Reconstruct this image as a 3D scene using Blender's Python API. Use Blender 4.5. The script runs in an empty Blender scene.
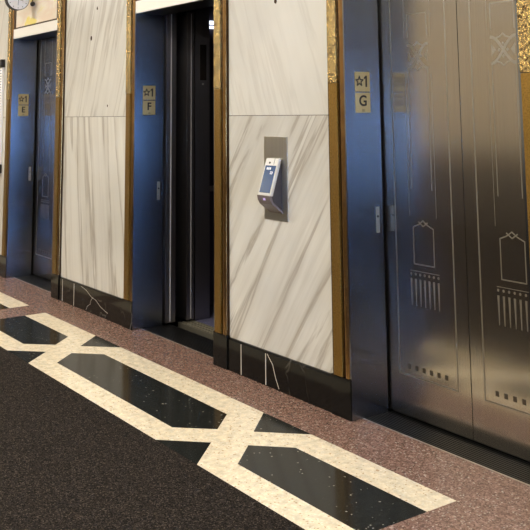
import bpy, bmesh, math, random
from mathutils import Vector, Matrix
random.seed(7)
S = bpy.context.scene
COL = S.collection
# ------------------------------------------------------------------ camera
CF, CX, CY = 896.98, 269.42, -14.31
yaw, pit, rol = -0.951217, 0.141655, -0.010123
F = Vector((math.sin(yaw)*math.cos(pit), math.cos(yaw)*math.cos(pit), math.sin(pit)))
R = Vector((math.cos(yaw), -math.sin(yaw), 0)); U = R.cross(F)
R2 = R*math.cos(rol)+U*math.sin(rol); U2 = -R*math.sin(rol)+U*math.cos(rol)
cd = bpy.data.cameras.new('camera'); cam = bpy.data.objects.new('camera', cd); COL.objects.link(cam)
cam.matrix_world = Matrix(((R2.x, U2.x, -F.x, 0), (R2.y, U2.y, -F.y, -2.92295), (R2.z, U2.z, -F.z, 1.45), (0, 0, 0, 1)))
cd.sensor_width = 36; cd.lens = CF/530*36
cd.shift_x = (265-CX)/530; cd.shift_y = (CY-265)/530
cd.clip_start = .05
S.camera = cam
# ------------------------------------------------------------------ world, lights, exposure
w = bpy.data.worlds.new('world'); S.world = w; w.use_nodes = True
bg = w.node_tree.nodes['Background']; bg.inputs[0].default_value = (.27, .50, 1, 1); bg.inputs[1].default_value = 28.0
S.view_settings.view_transform = 'Standard'; S.view_settings.look = 'None'
S.view_settings.gamma = 1; S.view_settings.use_curve_mapping = False
S.view_settings.exposure = 0.0
def area(x, y, z, sx, sy, power, color=(1, .92, .80), rot=(0, 0, 0)):
    l = bpy.data.lights.new('ceiling_lamp', 'AREA'); l.shape = 'RECTANGLE'; l.size = sx; l.size_y = sy
    l.energy = power; l.color = color
    o = bpy.data.objects.new('ceiling_lamp', l); COL.objects.link(o); o.location = (x, y, z); o.rotation_euler = rot
    return o
for lx, lp in ((-11.4, 40), (-8.6, 50), (-5.8, 48), (-3.0, 46), (-.2, 44), (2.6, 30)):
    area(lx, -1.9, 3.27, .9, .5, lp*1.45)
    area(lx, -4.3, 3.27, .9, .4, lp*.7)

# ------------------------------------------------------------------ materials
def nt(name):
    m = bpy.data.materials.new(name); m.use_nodes = True
    t = m.node_tree; return m, t, t.nodes['Principled BSDF']
def N(t, typ, **k):
    n = t.nodes.new(typ)
    for a, b in k.items(): setattr(n, a, b)
    return n
def c4(c): return (c[0], c[1], c[2], 1)
def ramp(t, stops, src, interp='LINEAR'):
    r = N(t, 'ShaderNodeValToRGB'); r.color_ramp.interpolation = interp
    e = r.color_ramp.elements
    while len(e) < len(stops): e.new(.5)
    for i, (p, c) in enumerate(stops): e[i].position = p; e[i].color = c4(c)
    t.links.new(src, r.inputs[0]); return r
def coords(t, scale=(1, 1, 1), rot=(0, 0, 0), loc=(0, 0, 0)):
    tc = N(t, 'ShaderNodeTexCoord'); mp = N(t, 'ShaderNodeMapping')
    mp.inputs['Scale'].default_value = scale; mp.inputs['Rotation'].default_value = rot; mp.inputs['Location'].default_value = loc
    t.links.new(tc.outputs['Object'], mp.inputs[0]); return mp.outputs[0]
def noise(t, vec, scale, detail=4, rough=.5, dist=0):
    n = N(t, 'ShaderNodeTexNoise'); t.links.new(vec, n.inputs['Vector'])
    n.inputs['Scale'].default_value = scale; n.inputs['Detail'].default_value = detail
    n.inputs['Roughness'].default_value = rough; n.inputs['Distortion'].default_value = dist
    return n.outputs['Fac']
def mix(t, a, b, fac, mode='MIX'):
    m = N(t, 'ShaderNodeMix', data_type='RGBA', blend_type=mode)
    for s, v in ((6, a), (7, b), (0, fac)):
        if hasattr(v, 'links'): t.links.new(v, m.inputs[s])
        elif isinstance(v, (int, float)): m.inputs[s].default_value = v
        else: m.inputs[s].default_value = c4(v)
    return m.outputs[2]
def bump(t, b, h, strength, dist=.002):
    n = N(t, 'ShaderNodeBump'); n.inputs['Strength'].default_value = strength; n.inputs['Distance'].default_value = dist
    t.links.new(h, n.inputs['Height']); t.links.new(n.outputs[0], b.inputs['Normal'])
def plain(name, col, rough=.5, metal=0, emit=0):
    m, t, b = nt(name); b.inputs['Base Color'].default_value = c4(col)
    b.inputs['Roughness'].default_value = rough; b.inputs['Metallic'].default_value = metal
    if emit: b.inputs['Emission Color'].default_value = c4(col); b.inputs['Emission Strength'].default_value = emit
    return m
def steel(name, col, rough, aniso=.85, var=.06):
    """brushed steel with a vertical grain: reflections smear sideways"""
    m, t, b = nt(name)
    v = coords(t, (260, 260, 1.2)); n = noise(t, v, 1, 3)
    r = ramp(t, [(.3, [x*(1-var) for x in col]), (.7, [min(1, x*(1+var)) for x in col])], n)
    t.links.new(r.outputs[0], b.inputs['Base Color'])
    b.inputs['Metallic'].default_value = 1; b.inputs['Roughness'].default_value = rough
    b.inputs['Anisotropic'].default_value = aniso
    tg = N(t, 'ShaderNodeTangent', direction_type='RADIAL', axis='Z'); t.links.new(tg.outputs[0], b.inputs['Tangent'])
    return m
def speckle(name, stops, scale, rough=.15, stops2=None, bumpy=0):
    m, t, b = nt(name)
    v = coords(t)
    vo = N(t, 'ShaderNodeTexVoronoi'); t.links.new(v, vo.inputs['Vector']); vo.inputs['Scale'].default_value = scale
    sep = N(t, 'ShaderNodeSeparateColor'); t.links.new(vo.outputs['Color'], sep.inputs[0])
    r = ramp(t, stops, sep.outputs[0], 'CONSTANT'); out = r.outputs[0]
    n = noise(t, v, scale*.18, 5)
    r2 = ramp(t, [(.3, (.78, .78, .78)), (.7, (1.12, 1.1, 1.1))], n)
    out = mix(t, out, r2.outputs[0], 1.0, 'MULTIPLY')
    t.links.new(out, b.inputs['Base Color']); b.inputs['Roughness'].default_value = rough
    if bumpy: bump(t, b, sep.outputs[1], bumpy, .004)
    return m
def marble(name, ang, seed, strength=1.0, base=(.735, .715, .65), vein=(.34, .30, .24), wscale=1.0):
    """pale marble, long parallel veins tilted by ang from vertical in the wall plane"""
    m, t, b = nt(name)
    v0 = coords(t, (1, 1, 1), (0, ang, 0), (seed, 0, seed*1.7))
    warp = noise(t, v0, 1.3, 3)
    st = N(t, 'ShaderNodeMapping'); st.inputs['Scale'].default_value = (2.9*wscale, 1, .24); t.links.new(v0, st.inputs[0])
    n1 = noise(t, st.outputs[0], 1.6, 6, .55, .35)
    st2 = N(t, 'ShaderNodeMapping'); st2.inputs['Scale'].default_value = (8*wscale, 1, .45); t.links.new(v0, st2.inputs[0])
    n2 = noise(t, st2.outputs[0], 1.5, 5, .6, .3)
    r1 = ramp(t, [(0, (0, 0, 0)), (.465, (0, 0, 0)), (.5, (1, 1, 1)), (.525, (.25, .25, .25)), (.6, (0, 0, 0))], n1)
    r2 = ramp(t, [(.46, (0, 0, 0)), (.72, (1, 1, 1))], n2)
    cloud = ramp(t, [(.35, (.0, .0, .0)), (.75, (1, 1, 1))], warp)
    c = mix(t, base, [x*.80 for x in base], cloud.outputs[0])
    f2 = N(t, 'ShaderNodeMath', operation='MULTIPLY'); t.links.new(r2.outputs[0], f2.inputs[0]); f2.inputs[1].default_value = .26*strength
    c = mix(t, c, vein, f2.outputs[0])
    f1 = N(t, 'ShaderNodeMath', operation='MULTIPLY'); t.links.new(r1.outputs[0], f1.inputs[0]); f1.inputs[1].default_value = .62*strength
    c = mix(t, c, vein, f1.outputs[0])
    t.links.new(c, b.inputs['Base Color']); b.inputs['Roughness'].default_value = .28
    return m
def black_marble(name):
    m, t, b = nt(name)
    v = coords(t, (1, 1, .8), (0, .35, 0))
    b.inputs['Specular IOR Level'].default_value = .15
    d = noise(t, v, 2.5, 3)
    ad = N(t, 'ShaderNodeVectorMath', operation='ADD'); t.links.new(v, ad.inputs[0]); t.links.new(d, ad.inputs[1])
    vo = N(t, 'ShaderNodeTexVoronoi', feature='DISTANCE_TO_EDGE'); t.links.new(ad.outputs[0], vo.inputs['Vector']); vo.inputs['Scale'].default_value = 2.6
    r = ramp(t, [(0, (.8, .8, .8)), (.009, (.3, .3, .3)), (.02, (0, 0, 0))], vo.outputs['Distance'])
    k = ramp(t, [(.55, (0, 0, 0)), (.68, (1, 1, 1))], noise(t, v, 4.0, 2))
    f = mix(t, r.outputs[0], k.outputs[0], 1.0, 'MULTIPLY')
    c = mix(t, (.005, .005, .0045), (.20, .18, .15), f)
    t.links.new(c, b.inputs['Base Color']); b.inputs['Roughness'].default_value = .12
    return m
def brass(name, col, rough, bs=0, sc=90, dark=(.12, .06, .015)):
    m, t, b = nt(name)
    v = coords(t)
    n = noise(t, v, sc, 4, .6)
    r = ramp(t, [(.36, dark), (.58, col)], n)
    t.links.new(r.outputs[0], b.inputs['Base Color']); b.inputs['Metallic'].default_value = .9
    b.inputs['Roughness'].default_value = rough
    if bs: bump(t, b, noise(t, v, sc*1.3, 3, .6, .6), bs, .006)
    return m

M = {}
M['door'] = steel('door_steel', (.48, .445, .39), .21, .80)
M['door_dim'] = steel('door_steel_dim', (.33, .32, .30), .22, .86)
M['jamb'] = steel('jamb_steel', (.27, .30, .35), .25, .95)
M['etch'] = plain('etched_steel', (.36, .335, .285), .45, .95)
M['granite'] = speckle('brown_granite', [(0, (.13, .073, .055)), (.22, (.24, .142, .108)), (.5, (.185, .108, .083)), (.72, (.33, .205, .16)), (.95, (.46, .38, .31))], 165, .22)
M['cream'] = speckle('cream_terrazzo', [(0, (.80, .70, .50)), (.3, (.85, .76, .57)), (.6, (.82, .72, .52)), (.86, (.90, .83, .68)), (.965, (.52, .36, .20))], 150, .22)
M['blackt'] = speckle('black_terrazzo', [(0, (.012, .013, .012)), (.5, (.018, .020, .018)), (.97, (.03, .032, .03)), (.994, (.34, .32, .27))], 170, .13)
M['carpet'] = speckle('carpet_pile', [(0, (.006, .005, .004)), (.35, (.020, .0155, .013)), (.7, (.044, .035, .029)), (.93, (.092, .076, .062))], 230, .95, bumpy=.8)
M['blackt'].node_tree.nodes['Principled BSDF'].inputs['Specular IOR Level'].default_value = .13
M['bmarble'] = black_marble('black_marble')
M['white'] = plain('pale_stone', (.93, .90, .82), .3)
M['grout'] = plain('grout', (.62, .56, .48), .6)
M['joint'] = plain('joint_dark', (.10, .08, .06), .8)
M['brass_face'] = brass('brass_face', (.33, .195, .042), .36, .5, 160, (.20, .11, .02))
M['brass_orn'] = brass('brass_ornament', (.72, .52, .21), .20, 1.0, 95, (.06, .032, .008))
M['brass_bead'] = brass('brass_bead', (.34, .195, .07), .22, .05, 8, (.22, .12, .04))
M['brass_dark'] = brass('brass_dark', (.07, .04, .015), .5, 0, 40, (.04, .02, .01))
M['sign'] = plain('sign_brass', (.56, .45, .22), .5, .35)
M['ink'] = plain('black_enamel', (.015, .012, .01), .4)
M['square'] = plain('dark_etch', (.12, .105, .085), .4, .9)
M['sill'] = plain('sill_metal', (.045, .045, .045), .35, .9)
M['nosing'] = plain('nosing_metal', (.50, .45, .40), .4, .9)
M['carsill'] = plain('car_sill_metal', (.62, .58, .46), .4, .9)
M['void'] = plain('shaft_black', (.004, .004, .004), .9)
M['panelsteel'] = steel('car_steel', (.27, .265, .29), .34)
M['carwall'] = plain('car_wall', (.05, .04, .06), .35)
M['carfloor'] = plain('car_floor', (.10, .10, .17), .5)
M['plate'] = steel('reader_plate', (.52, .50, .43), .42, .6)
M['silver'] = plain('silver_plastic', (.66, .66, .64), .35, .3)
M['darkbody'] = plain('dark_plastic', (.05, .045, .05), .4)
M['screen'] = plain('blue_label', (.03, .075, .19), .2)
M['whitep'] = plain('white_print', (.8, .85, .92), .5)
M['clockface'] = plain('clock_face', (.95, .95, .95), .4)
M['ceil'] = plain('ceiling_plaster', (.75, .70, .60), .8)
M['dark_band'] = plain('unseen_dark_band', (.09, .078, .065), .35)
M['warmwall'] = marble('far_marble', .2, 40, .5, (.62, .54, .42))

M['carpet'].node_tree.nodes['Principled BSDF'].inputs['Specular IOR Level'].default_value = .1
# ------------------------------------------------------------------ mesh helpers
def box(bm, x0, x1, y0, y1, z0, z1, mi=0, bev=0):
    vs = [bm.verts.new((x, y, z)) for x in (x0, x1) for y in (y0, y1) for z in (z0, z1)]
    fs = []
    for q in ((0, 1, 3, 2), (4, 6, 7, 5), (0, 4, 5, 1), (2, 3, 7, 6), (0, 2, 6, 4), (1, 5, 7, 3)):
        f = bm.faces.new([vs[i] for i in q]); f.material_index = mi; fs.append(f)
    if bev:
        es = list({e for f in fs for e in f.edges})
        bmesh.ops.bevel(bm, geom=es, offset=bev, segments=2, affect='EDGES', profile=.7)
def prism(bm, pts, axis, a, b, mi=0):
    """pts polygon in the plane normal to axis ('x': (y,z); 'y': (x,z); 'z': (x,y)), extruded a..b"""
    def P(p, k):
        return {'x': (k, p[0], p[1]), 'y': (p[0], k, p[1]), 'z': (p[0], p[1], k)}[axis]
    A = [bm.verts.new(P(p, a)) for p in pts]; B = [bm.verts.new(P(p, b)) for p in pts]
    n = len(pts)
    for f in [bm.faces.new(A), bm.faces.new(B[::-1])]+[bm.faces.new((A[i], A[(i+1) % n], B[(i+1) % n], B[i])) for i in range(n)]:
        f.material_index = mi
def cyl(bm, c, r, axis, a, b, n=24, mi=0):
    prism(bm, [(c[0]+r*math.cos(2*math.pi*i/n), c[1]+r*math.sin(2*math.pi*i/n)) for i in range(n)], axis, a, b, mi)
LIFT = [0]
def strip(bm, pts, wd, y0, y1):
    """a ribbon of width wd along pts (x,z) in the wall plane, between y0 and y1"""
    for i in range(len(pts)-1):
        LIFT[0] = (LIFT[0]+1) % 29; yy = y0-LIFT[0]*1.2e-5
        a = Vector(pts[i]); b = Vector(pts[i+1]); d = (b-a).normalized(); n = Vector((-d.y, d.x))*wd/2
        a2 = a-d*wd*.25; b2 = b+d*wd*.25
        prism(bm, [tuple(a2-n), tuple(b2-n), tuple(b2+n), tuple(a2+n)], 'y', yy, y1)
def obj(name, bm, mats, parent=None, loc=(0, 0, 0)):
    bmesh.ops.recalc_face_normals(bm, faces=bm.faces[:])
    me = bpy.data.meshes.new(name); bm.to_mesh(me); bm.free()
    for m in (mats if isinstance(mats, (list, tuple)) else [mats]): me.materials.append(m)
    o = bpy.data.objects.new(name, me); COL.objects.link(o); o.location = loc
    if parent: o.parent = parent
    return o
def B(name, mat, parent, *boxes, bev=0):
    bm = bmesh.new()
    for b in boxes: box(bm, *b, bev=bev)
    return obj(name, bm, mat, parent)
def smooth(o):
    for p in o.data.polygons: p.use_smooth = True
def tag(o, label=None, cat=None, group=None, kind=None):
    if label: o['label'] = label
    if cat: o['category'] = cat
    if group: o['group'] = group
    if kind: o['kind'] = kind
    return o
def thing(name, loc, label, cat, group=None):
    o = bpy.data.objects.new(name, None); COL.objects.link(o); o.location = loc; o.empty_display_size = .1
    return tag(o, label, cat, group)
def text(name, s, size, mat, parent, loc, rot, depth=.0006, bold=0):
    cu = bpy.data.curves.new(name, 'FONT'); cu.body = s; cu.size = size; cu.extrude = depth; cu.offset = bold
    cu.align_x = 'CENTER'; cu.align_y = 'CENTER'
    t = bpy.data.objects.new(name, cu); COL.objects.link(t)
    dg = bpy.context.evaluated_depsgraph_get()
    me = bpy.data.meshes.new_from_object(t.evaluated_get(dg)); bpy.data.objects.remove(t)
    me.materials.clear(); me.materials.append(mat)
    o = bpy.data.objects.new(name, me); COL.objects.link(o); o.parent = parent; o.location = loc; o.rotation_euler = rot
    return o

XL, XR, YF, ZC = -13.0, 5.0, -5.4, 3.3
OPEN = {'E': (-8.238, -7.172), 'F': (-5.742, -4.688), 'G': (-3.452, -2.372)}
TW = .143     # width of the brass casing
# ------------------------------------------------------------------ floor
bm = bmesh.new()
box(bm, XL, XR, YF, .065, -.12, 0, 0)
def inlay(cx):
    """one segment of the inlay: cream band with black hexagons and triangles"""
    x0, x1, yt, yb, ym = cx-2.045, cx+2.045, -.266, -.876, -.572
    h = .0006; k = .0012
    prism(bm, [(x0, yb), (x1, yb), (x1, yt), (x0, yt)], 'z', -.01, h, 1)
    L, Rr = cx-.972, cx+.972       # the two crossings
    t = .128                        # crossing centre to hexagon tip
    a, b = -.423, -.727
    prism(bm, [(L+t, ym), (L+t+.15, b), (Rr-t-.15, b), (Rr-t, ym), (Rr-t-.15, a), (L+t+.15, a)], 'z', -.01, k, 2)
    prism(bm, [(x0-.001, b), (L-t-.15, b), (L-t, ym), (L-t-.15, a), (x0-.001, a)], 'z', -.01, k, 2)
    prism(bm, [(x1+.001, b), (Rr+t+.15, b), (Rr+t, ym), (Rr+t+.15, a), (x1+.001, a)], 'z', -.01, k, 2)
    for c in (L, Rr):
        prism(bm, [(c-.19, yt+.0005), (c, yt-.19), (c+.19, yt+.0005)], 'z', -.01, k, 2)
        prism(bm, [(c-.19, yb-.0005), (c, yb+.19), (c+.19, yb-.0005)], 'z', -.01, k, 2)
for k in (-1, 0, 1): inlay(-4.592+k*4.42)
fl = obj('floor', bm, [M['granite'], M['cream'], M['blackt']])
tag(fl, kind='structure')
# carpet
cp = B('carpet_runner', M['carpet'], None, (XL+.02, XR-.02, YF+.02, -.8775, .0012, .009), bev=.0015)
tag(cp, 'dark brown looped carpet covering the near floor beside the cream inlaid band', 'carpet')

# ------------------------------------------------------------------ walls behind the slabs, ceiling, the rest of the corridor
bm = bmesh.new()
seg = [XL]+[v for k in 'EFG' for v in (OPEN[k][0]-.02, OPEN[k][1]+.02)]+[XR]
for i in range(0, len(seg), 2): box(bm, seg[i], seg[i+1], .03, .20, 0, ZC)
for k in 'EFG': box(bm, OPEN[k][0]-.02, OPEN[k][1]+.02, .03, .20, 2.72, ZC)
wb = obj('wall_back', bm, M['joint']); tag(wb, kind='structure')
JZ = 1.44
def slab(x0, x1, z0, z1, mat, name='marble_slab'):
    return B(name, mat, wb, (x0+.0015, x1-.0015, .012, .03, z0+.0015, z1-.0015), bev=.001)
A, Bx, Cx, D = OPEN['E'][0]-TW, OPEN['E'][1]+TW, OPEN['F'][0]-TW, OPEN['F'][1]+TW
Ex, Fx = OPEN['G'][0]-TW, OPEN['G'][1]+TW
BT = .176
slab(Bx, Cx, BT, JZ, marble('marble_ef_low', .13, 3, 1.35))
slab(Bx, Cx, JZ, 2.68, marble('marble_ef_up', -.36, 11, .85))
slab(D, Ex, BT, JZ, marble('marble_fg_low', -.62, 23, 1.3))
slab(D, Ex, JZ, 2.68, marble('marble_fg_up', .36, 31, .28))
mz = marble('marble_rest', .3, 50, .8); mu = marble('marble_rest_up', -.3, 57, .6)
slab(A-1.3, A, BT, JZ, mz); slab(A-1.3, A, JZ, 2.68, mu); slab(XL, A-1.3, BT, JZ, mz); slab(XL, A-1.3, JZ, 2.68, mu)
xs = [Fx, Fx+1.2, Fx+2.4, Fx+3.6, Fx+4.8, XR]
for i in range(len(xs)-1):
    slab(xs[i], xs[i+1], BT, JZ, mz); slab(xs[i], xs[i+1], JZ, 2.68, mu)
B('upper_wall', M['ceil'], wb, (XL, XR, .0, .03, 2.70, ZC))
# old anchor holes in the slabs
for (x, z, r) in ((-6.524, 2.05, .016), (-6.423, 2.276, .011), (-4.055, 2.075, .013), (-6.215, 1.52, .008)):
    bm = bmesh.new()
    bmesh.ops.create_icosphere(bm, subdivisions=2, radius=r)
    for v in bm.verts:
        v.co.y *= .22; v.co.z *= 1.3
        v.co *= random.uniform(.65, 1.2)
    obj('anchor_stub', bm, M['brass_dark'], wb, (x, .011, z))
# baseboards
def baseboard(x0, x1, joints=()):
    bm = bmesh.new()
    prism(bm, [(.03, 0), (-.002, 0), (-.002, BT-.008), (.004, BT), (.03, BT)], 'x', x0, x1)
    o = obj('baseboard_back', bm, M['bmarble']); tag(o, kind='structure')
    for j in joints:
        B('grout_line', M['grout'], o, (j-.003, j+.003, -.0032, .002, .004, BT-.010))
    return o
baseboard(Bx, Cx, (-6.955, -6.73)); baseboard(D, Ex, (-4.405, -4.165)); baseboard(XL, A, (A-.5,)); baseboard(Fx, XR, (Fx+.4, Fx+1.2))
# white natural veins standing in the baseboards (each its own irregular line)
def vein(pts, wd=.004):
    bm = bmesh.new(); strip(bm, pts, wd, -.0028, .001); return bm
obj('marble_vein', vein([(-4.150, .165), (-4.10, .12), (-4.075, .06), (-4.045, .01)]), M['grout'], wb)
obj('marble_vein', vein([(-6.60, .165), (-6.50, .15), (-6.41, .115), (-6.33, .105), (-6.25, .07), (-6.13, .045)], .0018), M['grout'], wb)
obj('marble_vein', vein([(-6.50, .01), (-6.48, .04), (-6.43, .06), (-6.42, .09), (-6.38, .12)], .0015), M['grout'], wb)
# ceiling and the far sides of the lobby
cl = B('ceiling', M['ceil'], None, (XL, XR, YF, .2, ZC, ZC+.1)); tag(cl, kind='structure')
o = B('wall_front', M['warmwall'], None, (XL, XR, YF-.1, YF, -.12, ZC)); tag(o, kind='structure')
B('unseen_dark_band', M['dark_band'], o, (XL, XR, YF, YF+.03, 0, .95))  # unseen band, added so the lower part of the steel doors reflects dark
o = B('wall_left', M['warmwall'], None, (XL-.1, XL, YF, .2, -.12, ZC)); tag(o, kind='structure')
GY0, GY1, GZ = -3.0, -.25, 2.0
o = B('wall_right', M['warmwall'], None, (XR, XR+.1, YF, GY0, -.12, ZC), (XR, XR+.1, GY1, .2, -.12, ZC), (XR, XR+.1, GY0, GY1, GZ, ZC), (XR, XR+.1, GY0, GY1, -.12, .4))
tag(o, kind='structure')
wn = B('window_1', M['brass_dark'], None, *[(XR+.02, XR+.07, y-.025, y+.025, .4, GZ) for y in (GY0+.03, -1.63, GY1-.03)], (XR+.02, XR+.07, GY0, GY1, GZ-.06, GZ), (XR+.02, XR+.07, GY0, GY1, .4, .46))
tag(wn, kind='structure')
gm, gt, gb = nt('clear_glass')
for n_ in list(gt.nodes):
    if n_.type == 'BSDF_PRINCIPLED': gt.nodes.remove(n_)
tr = N(gt, 'ShaderNodeBsdfTransparent'); gl = N(gt, 'ShaderNodeBsdfGlossy'); gl.inputs['Roughness'].default_value = .02
mx = N(gt, 'ShaderNodeMixShader'); mx.inputs[0].default_value = .06
gt.links.new(tr.outputs[0], mx.inputs[1]); gt.links.new(gl.outputs[0], mx.inputs[2])
gt.links.new(mx.outputs[0], gt.nodes['Material Output'].inputs['Surface'])
B('glass_pane', gm, wn, (XR+.04, XR+.046, GY0+.05, GY1-.05, .45, GZ-.06))

# ------------------------------------------------------------------ elevator entrances
DY = .24            # face of the sliding doors
TOP = 2.68
def casing(name, root, xi, s):
    """brass casing starting at inner edge xi, growing outwards in direction s (+1 right, -1 left)"""
    def X(a, b): return (min(xi+s*a, xi+s*b), max(xi+s*a, xi+s*b))
    z0 = .188
    bm = bmesh.new()
    a, b = X(0, TW); box(bm, a, b, .002, .03, z0, TOP)
    o = obj('brass_casing', bm, M['brass_dark'], root)
    # raised flat between two rounded beads
    a, b = X(.056, .122) if s < 0 else X(.016, .084)
    B('casing_face', M['brass_face'], o, (a, b, -.012, .01, z0, 1.60), bev=.003)
    B('ornament_band', M['brass_orn'], o, (a-.001, b+.001, -.015, .01, 1.602, TOP), bev=.003)
    for c0 in ((.024,) if s < 0 else (TW-.026,)):
        n = 10; pts = []
        for i in range(n+1):
            t = math.pi*i/n
            pts.append((xi+s*(c0-.018*math.cos(t)), .000-.010*math.sin(t)))
        bm = bmesh.new(); prism(bm, pts+[(xi+s*(c0+.018), .01), (xi+s*(c0-.018), .01)], 'z', z0, TOP)
        bd = obj('casing_bead', bm, M['brass_bead'], o)
    # black marble plinth block
    a, b = X(-.001, TW+.004)
    B('plinth_block', M['bmarble'], root, (a, b, -.010, .03, 0, z0), bev=.003)
def door_panel(root, xa, xb, y, mat, etched=True, xc=0):
    p = B('door_panel', mat, root, (xa, xb, y, y+.03, .012, 2.20), bev=.0015)
    if not etched: return p
    y0, y1 = y-.0004, y+.001
    def L(name, paths, wd):
        bm = bmesh.new()
        for q in paths: strip(bm, q, wd, y0, y1)
        return obj(name, bm, M['etch'], p)
    h = .189
    L('border_line', [[(xc-h, 2.18), (xc-h, .199)], [(xc-h, .199), (xc+h, .199)], [(xc+h, .199), (xc+h, 2.18)]], .008)
    L('fine_line', [[(xc-.09, 2.18), (xc-.09, 1.82)], [(xc+.09, 2.18), (xc+.09, 1.82)], [(xc-.09, 1.64), (xc-.09, .95)], [(xc+.09, 1.64), (xc+.09, .95)]], .0022)
    i = .067
    L('inner_line', [[(xc-i, 1.815), (xc-i, 1.935)], [(xc-i, 1.935), (xc+i, 1.935)], [(xc+i, 1.935), (xc+i, 1.815)],
                     [(xc-i, 1.655), (xc-i, 1.08)], [(xc+i, 1.655), (xc+i, 1.08)]], .0045)
    # interlaced knot
    bm = bmesh.new()
    def S_(u): return math.tanh(2.2*u)/math.tanh(2.2)
    for s in (-1, 1):
        pts = [(xc+s*.070*u, 1.722+.060*math.sin(math.pi/2*u)) for u in [k/8 for k in range(-8, 9)]]
        strip(bm, pts, .014, y0, y1)
        strip(bm, [(xc+s*.067, 1.66), (xc+s*.040, 1.672), (xc+s*.018, 1.665), (xc, 1.652)], .006, y0, y1)
        strip(bm, [(xc+s*.067, 1.784), (xc+s*.040, 1.774), (xc+s*.018, 1.781), (xc, 1.794)], .006, y0, y1)
        prism(bm, [(xc+s*.067, 1.695), (xc+s*.042, 1.722), (xc+s*.067, 1.75)], 'y', y0, y1)
        prism(bm, [(xc+s*.016, 1.722), (xc+s*.024, 1.731), (xc+s*.032, 1.722), (xc+s*.024, 1.713)], 'y', y0-.0004, y1)
        prism(bm, [(xc, 1.722+s*.02), (xc+.007, 1.722+s*.028), (xc, 1.722+s*.036), (xc-.007, 1.722+s*.028)], 'y', y0-.0004, y1)
    obj('knot_motif', bm, M['etch'], p)
    L('shield_motif', [[(xc-i, .725), (xc-i, .898), (xc-.03, .912), (xc, .932), (xc+.03, .912), (xc+i, .898), (xc+i, .725), (xc-i, .725)],
                       [(xc-.03, .925), (xc, .905), (xc+.03, .925)]], .0055)
    bm = bmesh.new()
    for k in range(-3, 4):
        x = xc+k*.0300
        cyl(bm, (x, .677), .0062, 'y', y0, y1, 10)
        prism(bm, [(x-.006, .655), (x+.006, .655), (x+.002, .530), (x-.002, .530)], 'y', y0, y1)
    strip(bm, [(xc-.096, .692), (xc+.096, .692)], .0025, y0, y1)
    obj('fluted_motif', bm, M['etch'], p)
    bm = bmesh.new()
    for k in range(6):
        x = xc-.12+k*.048
        box(bm, x-.010, x+.010, y0, y1, .230, .252)
    obj('square_motif', bm, M['square'], p)
    return p
def entrance(L, label, opened=False, dim=False, sill_back=.30):
    x0, x1 = OPEN[L]
    r = thing('elevator_entrance', ((x0+x1)/2, .12, 0), label, 'elevator', 'elevator entrances along the marble wall')
    W = bpy.data.objects.new('tmp', None)
    kids_before = set(bpy.data.objects)
    root = None
    def add(*a, **k): return B(*a, **k)
    # jambs
    for (a, b, nm) in ((x0-.02, x0, 'side_jamb'), (x1, x1+.02, 'side_jamb')):
        B(nm, M['jamb'], root, (a+(.002 if a > x0 else .0), b+(.002 if a < x0 else 0)-(0 if a < x0 else 0), -.004, .226, .0, 2.20) if a < x0 else (a-.002, b, -.004, .226, .0, 2.20))
    B('head_jamb', M['sill'], root, (x0, x1, .012, .226, 2.166, 2.20))
    B('lintel', M['white'], root, (x0+.001, x1-.001, -.004, .012, 2.168, 2.255), bev=.002)
    B('head_cover', M['joint'], root, (x0, x1, .012, .03, 2.2, TOP))
    # transom panel in a dark frame line
    fr = B('transom_frame', M['brass_dark'], root, (x0+.004, x1-.004, -.003, .012, 2.255, 2.268), (x0+.004, x1-.004, -.003, .012, 2.60, TOP),
           (x0+.004, x0+.05, -.003, .012, 2.268, 2.6), (x1-.03, x1-.004, -.003, .012, 2.268, 2.6))
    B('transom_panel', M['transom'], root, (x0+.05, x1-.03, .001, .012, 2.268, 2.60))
    casing('l', root, x0, -1); casing('r', root, x1, 1)
    # sill: pale nosing, dark ribbed plate
    sb = .30
    sl = B('sill', M['sill'], root, (x0, x1, .065, sb, -.05, -.004), *[(x0, x1, .082+k*.016, .090+k*.016, -.004, .0) for k in range(int((sb-.09)/.016))])
    B('sill_nosing', M['nosing'], sl, (x0-.0, x1+.0, .062, .071, -.03, .0015))
    # fill beside the sill, under the plinths
    # key switch plate on the jamb
    ks = B('key_switch_plate', M['plate'], root, (x0-.001, x0+.005, .178, .201, .855, .982), bev=.001)
    bm = bmesh.new(); cyl(bm, (.1885, .935), .006, 'x', x0+.004, x0+.007, 16); obj('key_switch', bm, M['ink'], ks)
    xm = (x0+x1)/2
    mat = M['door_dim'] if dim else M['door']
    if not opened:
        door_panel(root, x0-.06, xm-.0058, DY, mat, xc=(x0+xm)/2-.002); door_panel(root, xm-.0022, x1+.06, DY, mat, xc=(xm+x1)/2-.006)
        B('shaft_back', M['void'], root, (x0-.1, x1+.1, .30, .31, -.05, 2.25))
    else:
        # sliding leaves stowed on both sides; only their leading edges show
        for s, xi in ((-1, x0), (1, x1)):
            a, b = sorted((xi-s*.012, xi+s*.5))
            p = B('door_panel', M['panelsteel'], root, (a, b, .245, .325, .012, 2.20), bev=.002)
            e0, e1 = sorted((xi-s*.014, xi-s*.004))
            B('door_edge_strip', M['silver_dim'], p, (e0, e1, .278, .286, .02, 2.19))
            a, b = sorted((xi-s*.012, xi+s*.5))
            c = B('car_door_panel', M['panelsteel'], root, (a, b, .415, .475, .012, 2.20), bev=.002)
            B('door_edge_strip', M['silver_dim'], c, (e0, e1, .447, .452, .02, 2.19))
    for o in list(bpy.data.objects):
        if o not in kids_before and o.parent is None and o is not r and o is not W:
            o.parent = r; o.location = o.location-r.location
    bpy.data.objects.remove(W)
    return r
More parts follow.
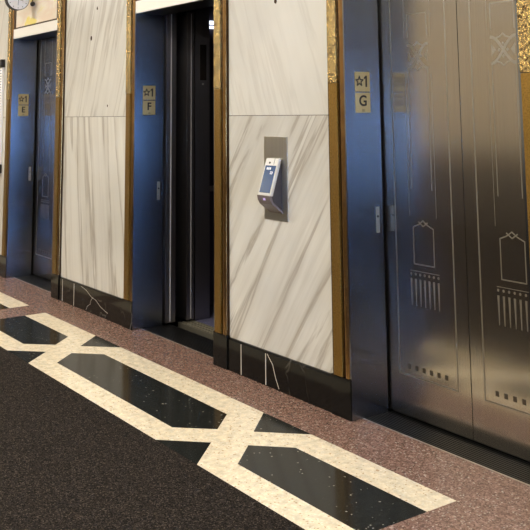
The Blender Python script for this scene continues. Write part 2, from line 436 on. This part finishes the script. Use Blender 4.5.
# polished stone above the doors, noise colouring from cream and beige to yellow
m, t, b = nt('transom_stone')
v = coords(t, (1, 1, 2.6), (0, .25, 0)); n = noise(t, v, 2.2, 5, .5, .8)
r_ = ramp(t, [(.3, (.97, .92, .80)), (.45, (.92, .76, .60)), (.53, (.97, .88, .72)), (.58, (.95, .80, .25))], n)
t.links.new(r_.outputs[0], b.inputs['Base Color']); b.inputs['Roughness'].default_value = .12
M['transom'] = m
M['silver_dim'] = plain('door_edge_metal', (.95, .95, .98), .45, .6)
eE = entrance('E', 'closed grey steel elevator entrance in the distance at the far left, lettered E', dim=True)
eF = entrance('F', 'open elevator entrance in the middle showing a dark car inside, lettered F', opened=True)
eG = entrance('G', 'nearest elevator entrance, closed etched steel doors with the seam in view, lettered G')

# ------------------------------------------------------------------ the car standing open at F
x0, x1 = OPEN['F']
car = thing('elevator_car', ((x0+x1)/2, 1.2, 0), 'dark elevator car standing behind the open middle entrance', 'elevator car')
def C(name, mat, *boxes, bev=0):
    o = B(name, mat, None, *boxes, bev=bev); o.parent = car; o.location = -car.location; return o
for q in ((-6.12, -6.08, .62, 2.0, 0, 2.45), (-4.35, -4.31, .62, 2.0, 0, 2.45), (-6.08, -4.35, 1.96, 2.0, 0, 2.45)): C('car_wall', M['carwall'], q)
C('car_ceiling', M['carwall'], (-6.12, -4.31, .5, 2.0, 2.42, 2.47))
C('car_floor', M['carfloor'], (-6.12, -4.31, .50, 2.0, -.06, -.002))
cs = C('car_sill', M['carsill'], (x0-.02, x1+.02, .365, .50, -.06, -.006), *[(x0-.02, x1+.02, .365+k*.033, .385+k*.033, -.006, .0) for k in range(4)])
rp = C('return_panel', M['panelsteel'], (x0-.38, x0, .492, .615, 0, 2.42), bev=.002)
C('return_panel', M['panelsteel'], (x1, x1+.38, .492, .615, 0, 2.42), bev=.002)
def C2(name, mat, parent, *boxes, bev=0):
    return B(name, mat, parent, *boxes, bev=bev)
C2('position_display', M['ink'], rp, (x0, x0+.003, .532, .586, 1.70, 1.965))
bm = bmesh.new(); cyl(bm, (.556, 1.672), .006, 'x', x0, x0+.006, 16); obj('call_button', bm, M['silver'], rp)
hl = C('handrail', M['nosing'], (-6.06, -6.04, .75, 1.8, .86, .90))
lampm = plain('car_lamp', (.8, .88, 1.0), .5, 0, 3.0)
for q in ((-6.079, -6.06, .80, .90, 2.125, 2.145), (-6.079, -6.06, .80, .90, 2.16, 2.185)): C('car_lamp', lampm, q)
# unseen black shell added behind the entrances to keep sky light out
sh = B('wall_leak_shell', M['void'], None, (XL, XR, 2.10, 2.2, -.12, ZC+.1), (XL-.1, XL, .2, 2.2, -.12, ZC+.1), (XR, XR+.1, .2, 2.2, -.12, ZC+.1), (XL, XR, .2, 2.2, ZC, ZC+.1), (XL, XR, .065, 2.2, -.14, -.12))
tag(sh, kind='structure')

# ------------------------------------------------------------------ floor plates beside the doors: star 1 / letter
def sign(L, label):
    x0 = OPEN[L][0]
    s = thing('elevator_sign', (x0+.002, .11, 1.45), label, 'sign', 'brass floor signs on the elevator jambs')
    for (z0, z1) in ((.106, .205), (.0, .100)):
        B('sign_plate', M['sign'], s, (.0, .003, -.05, .048, z0, z1), bev=.0008)
    # outlined five-pointed star
    bm = bmesh.new(); pts = []
    cy, cz, r1, r2 = -.0225, .157, .0255, .0105
    for i in range(10):
        a = math.pi/2+i*math.pi/5; rr = r1 if i % 2 == 0 else r2
        pts.append(Vector((cy+rr*math.cos(a), cz+rr*math.sin(a))))
    for i in range(10):
        p, q = pts[i], pts[(i+1) % 10]; d = (q-p).normalized(); n = Vector((-d.y, d.x))*.0030
        prism(bm, [tuple(p-n-d*.002), tuple(q-n+d*.002), tuple(q+n+d*.002), tuple(p+n-d*.002)], 'x', .003, .0042)
    obj('star', bm, M['ink'], s)
    rot = (math.pi/2, 0, math.pi/2)
    bm = bmesh.new(); prism(bm, [(.018, .129), (.028, .129), (.028, .186), (.020, .186), (.008, .176), (.008, .167), (.018, .173)], 'x', .003, .0042); obj('numeral', bm, M['ink'], s)
    text('letter', L, .074, M['ink'], s, (.0036, -.001, .057), rot, bold=.0016)
    bm = bmesh.new()
    for (dy, dz) in ((-.006, .014), (.0, .014), (.006, .014), (-.006, .008), (.006, .008), (0, .008)): cyl(bm, (dy, dz), .0018, 'x', .003, .0045, 8)
    obj('braille', bm, M['ink'], s)
sign('E', 'small brass plate with a star 1 and letter E on the far left jamb')
sign('F', 'small brass plate with a star 1 and letter F beside the open elevator')
sign('G', 'largest brass plate with a star 1 and letter G on the nearest jamb')

# ------------------------------------------------------------------ card reader on the middle marble slab
rd = thing('card_reader', (-4.06, .012, 1.1), 'slanted silver card reader with a blue face on a tall steel plate on marble', 'card reader')
def RO(name, bm, mat, parent=rd): 
    o = obj(name, bm, mat); o.parent = parent
    if parent is rd: o.location = -rd.location
    return o
bm = bmesh.new(); box(bm, -4.176, -3.960, .007, .012, .876, 1.324, bev=.0015); bp = RO('back_plate', bm, M['plate'])
for (x, z) in ((-4.148, 1.30), (-3.975, 1.30), (-4.148, .905), (-3.975, .905)):
    bm = bmesh.new(); cyl(bm, (x, z), .003, 'y', .0055, .008, 12); RO('plate_screw', bm, M['plate'], bp)
for o in bp.children: o.location = (0, 0, 0)
ra, rb = -4.122, -4.0
bm = bmesh.new(); prism(bm, [(.007, 1.180), (-.008, 1.185), (-.064, 1.012), (-.052, .975), (.007, .926)], 'x', ra+.004, rb-.004)
bmesh.ops.bevel(bm, geom=bm.edges[:], offset=.003, segments=2, affect='EDGES')
hs = RO('housing', bm, M['darkbody'])
# slanted face plate
T0, T1 = Vector((-.012, 1.207)), Vector((-.074, 1.012)); dr = (T1-T0); nn = Vector((-dr.y, dr.x)).normalized()
if nn.x > 0: nn = -nn
def facep(u0, u1, x0, x1, d0, d1, mat, name, parent, bev=0):
    a = T0+dr*u0; b = T0+dr*u1
    bm = bmesh.new(); prism(bm, [tuple(a+nn*d0), tuple(b+nn*d0), tuple(b+nn*d1), tuple(a+nn*d1)], 'x', x0, x1)
    if bev: bmesh.ops.bevel(bm, geom=bm.edges[:], offset=bev, segments=2, affect='EDGES')
    o = obj(name, bm, mat); o.parent = parent
    if parent is rd: o.location = -rd.location
    return o
fp = facep(0, 1, ra, rb, -.014, .003, M['silver'], 'face_plate', rd, .003)
facep(.20, .93, ra+.012, rb-.013, .003, .0045, M['screen'], 'blue_label', fp)
facep(.0, .17, rb-.040, rb-.037, .0028, .0036, M['ink'], 'seam', fp)
facep(.10, .15, ra+.038, ra+.050, .003, .005, M['ink'], 'key_slot', fp)
for k in range(3): facep(.25, .315, ra+.030+k*.014, ra+.040+k*.014, .0045, .0052, M['whitep'], 'printed_mark', fp)
facep(.36, .43, ra+.070, ra+.092, .0045, .0052, M['whitep'], 'printed_mark', fp)
facep(.385, .41, ra+.074, ra+.088, .0052, .0056, M['screen'], 'printed_mark', fp)
# chin below the face with its small indicator
bm = bmesh.new(); prism(bm, [(-.080, 1.012), (-.076, .988), (-.062, .966), (.006, .914), (.006, .925), (-.058, .978), (-.070, 1.012)], 'x', ra, rb)
RO('chin', bm, plain('chin_plastic', (.16, .13, .13), .35))
bm = bmesh.new(); prism(bm, [(-.0805, .999), (-.0785, .987), (-.07, .987), (-.07, .999)], 'x', -4.066, -4.048)
RO('indicator_lamp', bm, plain('indicator', (.45, .35, .6), .3, 0, .6))

# ------------------------------------------------------------------ hanging clock, small knob, directory board
ck = thing('hanging_clock', (-7.8, -.137, 2.49), 'round white clock with dark rim hanging high at the top left corner', 'clock')
bm = bmesh.new(); cyl(bm, (0, 0), .104, 'x', -.03, .028, 48); obj('clock_case', bm, M['ink'], ck)
for sx in (1, -1):
    bm = bmesh.new(); cyl(bm, (0, 0), .0985, 'x', *sorted((sx*.029, sx*.033)), 48); cf = obj('clock_face', bm, M['clockface'], ck)
    bm = bmesh.new()
    for i in range(12):
        a = i*math.pi/6
        c, s_ = math.cos(a), math.sin(a); p = Vector((c, s_)); q = Vector((-s_, c))
        prism(bm, [tuple(p*.078-q*.002), tuple(p*.09-q*.002), tuple(p*.09+q*.002), tuple(p*.078+q*.002)], 'x', *sorted((sx*.033, sx*.0335)))
    obj('hour_mark', bm, M['ink'], cf)
    bm = bmesh.new(); prism(bm, [(-.002, .01), (.002, .01), (.0012, -.062), (-.0012, -.062)], 'x', *sorted((sx*.034, sx*.035)))
    prism(bm, [(-.01, -.002), (-.01, .002), (.045, -.018), (.044, -.022)], 'x', *sorted((sx*.035, sx*.036))); obj('clock_hand', bm, M['ink'], ck)
bm = bmesh.new(); box(bm, -.012, .012, -.012, .012, .10, .78); box(bm, -.03, .03, -.03, .03, .78, .81); obj('hanger', bm, M['brass_dark'], ck)
kb = thing('knob_on_rod', (-7.7, -.03, 2.44), 'tiny black knob on a thin rod before the panel over the far elevator', 'fixture')  # small dark blob over the far elevator, built as knob and rod
bm = bmesh.new(); bmesh.ops.create_uvsphere(bm, u_segments=16, v_segments=10, radius=.022); obj('knob', bm, M['ink'], kb)
bm = bmesh.new(); cyl(bm, (0, 0), .004, 'z', .015, ZC-2.44, 8); obj('rod', bm, M['ink'], kb)

bd = thing('notice_board', (-8.8, 0, 1.46), 'white board with grey ruled lines and black caps at the far left', 'board')
B('backing', M['clockface'], bd, (-.30, .300, -.012, .010, -.46, .46), bev=.002)
B('frame_cap', M['ink'], bd, (-.31, .315, -.03, .010, .455, .53), bev=.003)
B('frame_cap', M['ink'], bd, (-.31, .31, -.02, .010, -.54, -.46), bev=.003)
bm = bmesh.new()
for k in range(34): box(bm, -.285, .285, -.0135, -.012, -.445+k*.0262, -.437+k*.0262)
obj('text_line', bm, plain('grey_print', (.35, .34, .34), .6), bd)
